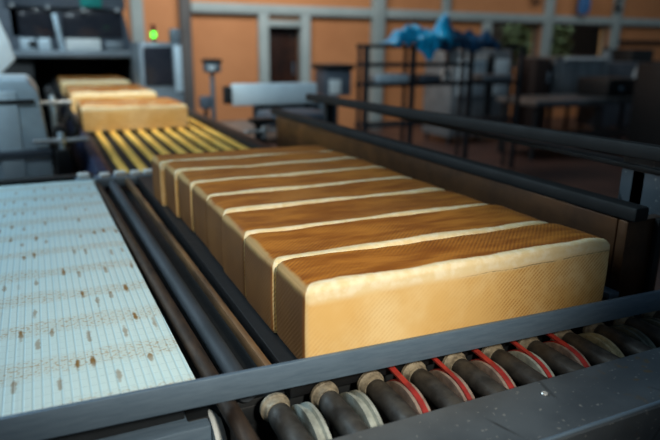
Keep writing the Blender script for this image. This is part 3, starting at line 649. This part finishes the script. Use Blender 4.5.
# ------------------------------------------------------------------ loaves
def bread(L, D, H, seed, rt=0.010, sag=0.004):
    """pan loaf: box with rounded edges, a slightly sunk wavy lid and bulging flanks; local origin at its front-left-bottom corner"""
    def ticks(T, r, n): 
        a = [0, r*.15, r*.35, r*.6, r*.85, r*1.15]; b = [T-v for v in reversed(a)]
        m_ = [r*1.15+(T-2.3*r)*(i+1)/(n+1) for i in range(n)]
        return a+m_+b
    X, Y, Z = ticks(L, rt, 34), ticks(D, rt, 10), ticks(H, rt, 6)
    bm = bmesh.new(); vs = {}
    def V(i, j, k):
        if (i, j, k) in vs: return vs[(i, j, k)]
        p = Vector((X[i], Y[j], Z[k]))
        rb = rt
        inner = Vector((min(max(p.x, rb), L-rb), min(max(p.y, rb), D-rb), min(max(p.z, rb*.6), H-rb)))
        d = p-inner
        if d.length > 1e-9: q = inner+Vector((d.x, d.y, d.z)).normalized()*(rb if p.z > rb*.6 else rb*0.9)
        else: q = p
        q.x = min(max(q.x, 0), L); q.z = max(q.z, 0)
        u, v, w_ = p.x/L, p.y/D, p.z/H
        n1 = noise.noise(Vector((p.x*7+seed*3.1, p.y*9, seed)))
        n2 = noise.noise(Vector((p.x*28+seed, p.y*28, p.z*28)))
        topw = max(0, (w_-0.6)/0.4)
        q.z += topw*(0.0035*n1-sag*(sin(pi*v)**0.7 if 0 < v < 1 else 0)*min(1, 8*u, 8*(1-u))+0.0009*n2)
        # ends droop a little on the right
        q.z -= topw*0.010*max(0, (u-0.90)/0.10)**2
        q.z -= topw*0.004*max(0, (0.05-u)/0.05)**2
        s_ = sin(pi*min(1, max(0, w_)))
        q.y += (v-0.5)*0.0015*s_+0.0010*n2*(1 if j in (0, len(Y)-1) else 0)
        q.y += -0.0012*math.sin(u*pi*5+seed)*(1 if j < 6 else 0)*s_*0.8
        q.x += (u-0.5)*0.003*s_
        vs[(i, j, k)] = bm.verts.new(q); return vs[(i, j, k)]
    nx, ny, nz = len(X)-1, len(Y)-1, len(Z)-1
    for i in range(nx):
        for j in range(ny):
            bm.faces.new((V(i, j, nz), V(i+1, j, nz), V(i+1, j+1, nz), V(i, j+1, nz)))
            bm.faces.new((V(i, j, 0), V(i, j+1, 0), V(i+1, j+1, 0), V(i+1, j, 0)))
        for k in range(nz):
            bm.faces.new((V(i, 0, k), V(i+1, 0, k), V(i+1, 0, k+1), V(i, 0, k+1)))
            bm.faces.new((V(i, ny, k), V(i, ny, k+1), V(i+1, ny, k+1), V(i+1, ny, k)))
    for j in range(ny):
        for k in range(nz):
            bm.faces.new((V(0, j, k), V(0, j, k+1), V(0, j+1, k+1), V(0, j+1, k)))
            bm.faces.new((V(nx, j, k), V(nx, j+1, k), V(nx, j+1, k+1), V(nx, j, k+1)))
    bmesh.ops.recalc_face_normals(bm, faces=bm.faces[:])
    return bm
def put_loaf(x, y, z, L, D, seed, label, group, rz=0.0, sag=0.004, rim=0.010):
    mb = MB(); mb.bm.free(); mb.bm = bread(L, D, LH, seed, sag=sag)
    o = mb.build('bread_loaf', bread_mat(L, D, rim)); o.location = (x, y, z); o.rotation_euler.z = rz
    for p in o.data.polygons: p.use_smooth = True
    return tag(o, label, 'bread loaf', group)
YB = [0.0, 0.116, 0.258, 0.402, 0.532, 0.665, 0.800, 0.925, 1.045]
XL = [0.000, -0.003, -0.002, 0.002, 0.004, 0.000, -0.008, -0.021]
XR = [0.551, 0.537, 0.522, 0.512, 0.512, 0.512, 0.508, 0.502]
LB = ['long golden pan loaf at the very front, its near side facing the bar',
      'long brown-topped pan loaf second from the front, directly behind the foremost one',
      'long brown-topped pan loaf third from the front of the near row',
      'long brown-topped pan loaf fourth from the front of the near row',
      'long brown-topped pan loaf fourth from the back of the near row',
      'long brown-topped pan loaf third from the back of the near row',
      'long brown-topped pan loaf second from the back of the near row',
      'long brown-topped pan loaf last in the near row, closest to the yellow strips']
for i in range(8):
    put_loaf(XL[i], YB[i]+0.001, 0.0, XR[i]-XL[i], YB[i+1]-YB[i]-0.002, i*1.7+0.5, LB[i], 'long loaves in the near row', 0, 0.002+0.001*(i % 3))
ORD = ['first', 'second', 'third', 'fourth', 'fifth']
for bn, y0_, n_ in (('nearest', 2.44, 3), ('middle', 3.28, 5), ('farthest', 4.40, 5)):
    for k in range(n_):
        if bn == 'nearest' and k == 0: lb = 'golden front face of the foremost far loaf, standing on the yellow strips'
        else: lb = '%s loaf from the front of the %s batch on the yellow strips' % (ORD[k], bn)
        put_loaf(-0.112-0.008*(y0_-2.44)+0.004*(k % 2), y0_+0.131*k, SZ+0.0005, 0.498, 0.129, k*2.3+20+y0_, lb, 'far loaves on the yellow strips', rim=0.002)

# ================================================================== white belt conveyor
t_ = thing('belt_conveyor', (-0.45, 0.7, FL), 'conveyor with a stained white plastic belt at the left', 'conveyor')
b_ = MB().box(-0.86, -0.152, 0.02, 1.345, -0.022, 0.0, 0.002)
for v in b_.bm.verts:
    if v.co.x > -0.3: v.co.x += 0.016-0.024*v.co.y/1.34
b_.build('belt', 'belt', t_)
MB().tube((-0.86, 1.345, -0.011), (-0.152, 1.345, -0.011), 0.0105, seg=20).build('belt_nose', 'belt', t_)
MB().box(-0.90, -0.156, 0.03, 1.34, -0.06, -0.024, 0.003).build('belt_frame', 'dark', t_)
MB().box(-0.90, -0.150, 1.375, 1.42, -0.05, 0.006, 0.004).build('end_rail', 'rail', t_)
MB().box(-0.90, -0.150, 1.43, 1.46, -0.05, -0.01, 0.004).build('back_plate', 'dark', t_)
MB().box(-0.90, -0.128, 0.003, 0.05, -0.155, -0.047, 0.004).build('drive_housing', 'steel', t_)
MB().lathe((-0.1275, 0.022, -0.095), (1, 0, 0), [(0, 0), (0, .050), (.004, .052), (.010, .050), (.015, .044), (.017, 0)], 32).build('end_cap', 'white', t_)
MB().tube((-0.113, 0.004, -0.083), (-0.108, 0.004, -0.083), 0.006, seg=12).build('cap_screw', 'dark', t_)
for x_ in (-0.85, -0.22):
    for y_ in (0.12, 1.25): MB().box(x_-.03, x_+.03, y_-.03, y_+.03, FL, -0.055, 0.003).build('leg', 'dark', t_)

# ================================================================== roller transfer in the foreground
t_ = thing('roller_table', (0.3, -0.12, FL), 'row of short dark rollers and pulley wheels with a worn steel cover plate', 'roller table')
prof = [(-0.127, -0.014), (-0.127, -0.020), (-0.21, -0.022), (-0.205, -0.135), (-0.211, -0.135), (-0.231, -0.020), (-0.228, -0.015), (-0.224, -0.014)]
cp = MB().prism(prof, 'x', -0.45, 1.0).build('cover_plate', 'deck', t_)
MB().tube((0.272, -0.155, -0.0140), (0.272, -0.155, -0.0112), 0.0045, seg=16, bev=0.001).build('bolt', 'chrome', cp)
MB().tube((-0.45, -0.2275, -0.0160), (1.0, -0.2275, -0.0160), 0.0026, seg=12).build('edge_highlight_strip', 'steel', t_)  # lighter strip added as the highlight along the plate's edge
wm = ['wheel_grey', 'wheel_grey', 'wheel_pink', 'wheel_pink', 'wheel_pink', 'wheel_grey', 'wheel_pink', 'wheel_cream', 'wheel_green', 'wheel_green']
rb = [None, None, 'red', 'red', 'red', 'red', 'red', None, None, None]
RZ = -0.038
for k in range(11):
    x = -0.046+0.0712*k
    ro = MB().lathe((x, -0.014, RZ), (0, -1, 0), [(0, 0), (0, .0125), (.004, .015), (.02, .0168), (.18, .0168), (.18, 0)], 28).build('roller', 'rubber', t_)
    MB().lathe((x, -0.001, RZ), (0, -1, 0), [(0, 0.008), (0, .017), (.003, .0205), (.008, .0205), (.010, .0185), (.016, .0170), (.020, .0163), (.020, .008)], 32).build('collar', 'collar', ro)
    MB().tube((x, 0.02, RZ-.004), (x, 0.0, RZ-.004), 0.007, seg=14).build('axle', 'steel', ro)
    if k < 10:
        xw = x+0.0215; R0 = 0.070; cy, cz = -0.055, -0.0925
        red = rb[k]
        p = [(0, 0.012), (0, R0-.005), (.001, R0), (.0055, R0), (.0075, R0-.005), (.0120, R0-.005), (.0140, R0), (.0185, R0), (.0195, R0-.005), (.0195, .012)]
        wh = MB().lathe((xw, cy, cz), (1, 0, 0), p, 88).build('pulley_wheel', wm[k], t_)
        if red:
            a_, c_ = (.006, .0150) if k in (2, 4, 6) else (.0068, .0138)
            rr = R0+0.0012
            db = MB().lathe((xw, cy, cz), (1, 0, 0), [(a_, R0-.0049), (a_, rr-.001), (a_+.001, rr), (c_-.001, rr), (c_, rr-.001), (c_, R0-.0049)], 88)
            db.beam((xw+(a_+c_)/2, cy, cz+rr-.0015), (xw+(a_+c_)/2, -0.003, cz+rr+.003), c_-a_, 0.003)
            tag(db.build('drive_belt', 'red', wh), 'red belt in the wheel groove')
MB().tube((-0.45, -0.055, -0.0925), (0.75, -0.055, -0.0925), 0.0119, seg=20).build('shaft', 'steel', t_)
MB().box(-0.10, 0.80, 0.021, 0.033, -0.145, -0.036, 0.002).build('back_plate', 'dark', t_)
MB().box(-0.45, 0.80, -0.22, 0.0, -0.175, -0.158, 0.002).build('drip_tray', 'dark', t_)
for x_ in (-0.3, 0.75): MB().box(x_-.03, x_+.03, -0.19, -0.13, FL, -0.172, 0.003).build('leg', 'dark', t_)
# crumb clump by the tube end
o = MB()
rnd = random.Random(4)
for i in range(26):
    o.ball((-0.105+rnd.uniform(-.028, .028), -0.075+rnd.uniform(-.02, .02), -0.155+rnd.uniform(0, .045)), rnd.uniform(.008, .015), (1, 1, .8), 2)
tag(o.build('crumb_clump', 'grime', loc=(-0.10, -0.09, -0.158)), 'brown clump of crumbs below the bar, left of the first roller', 'crumbs', kind='stuff')
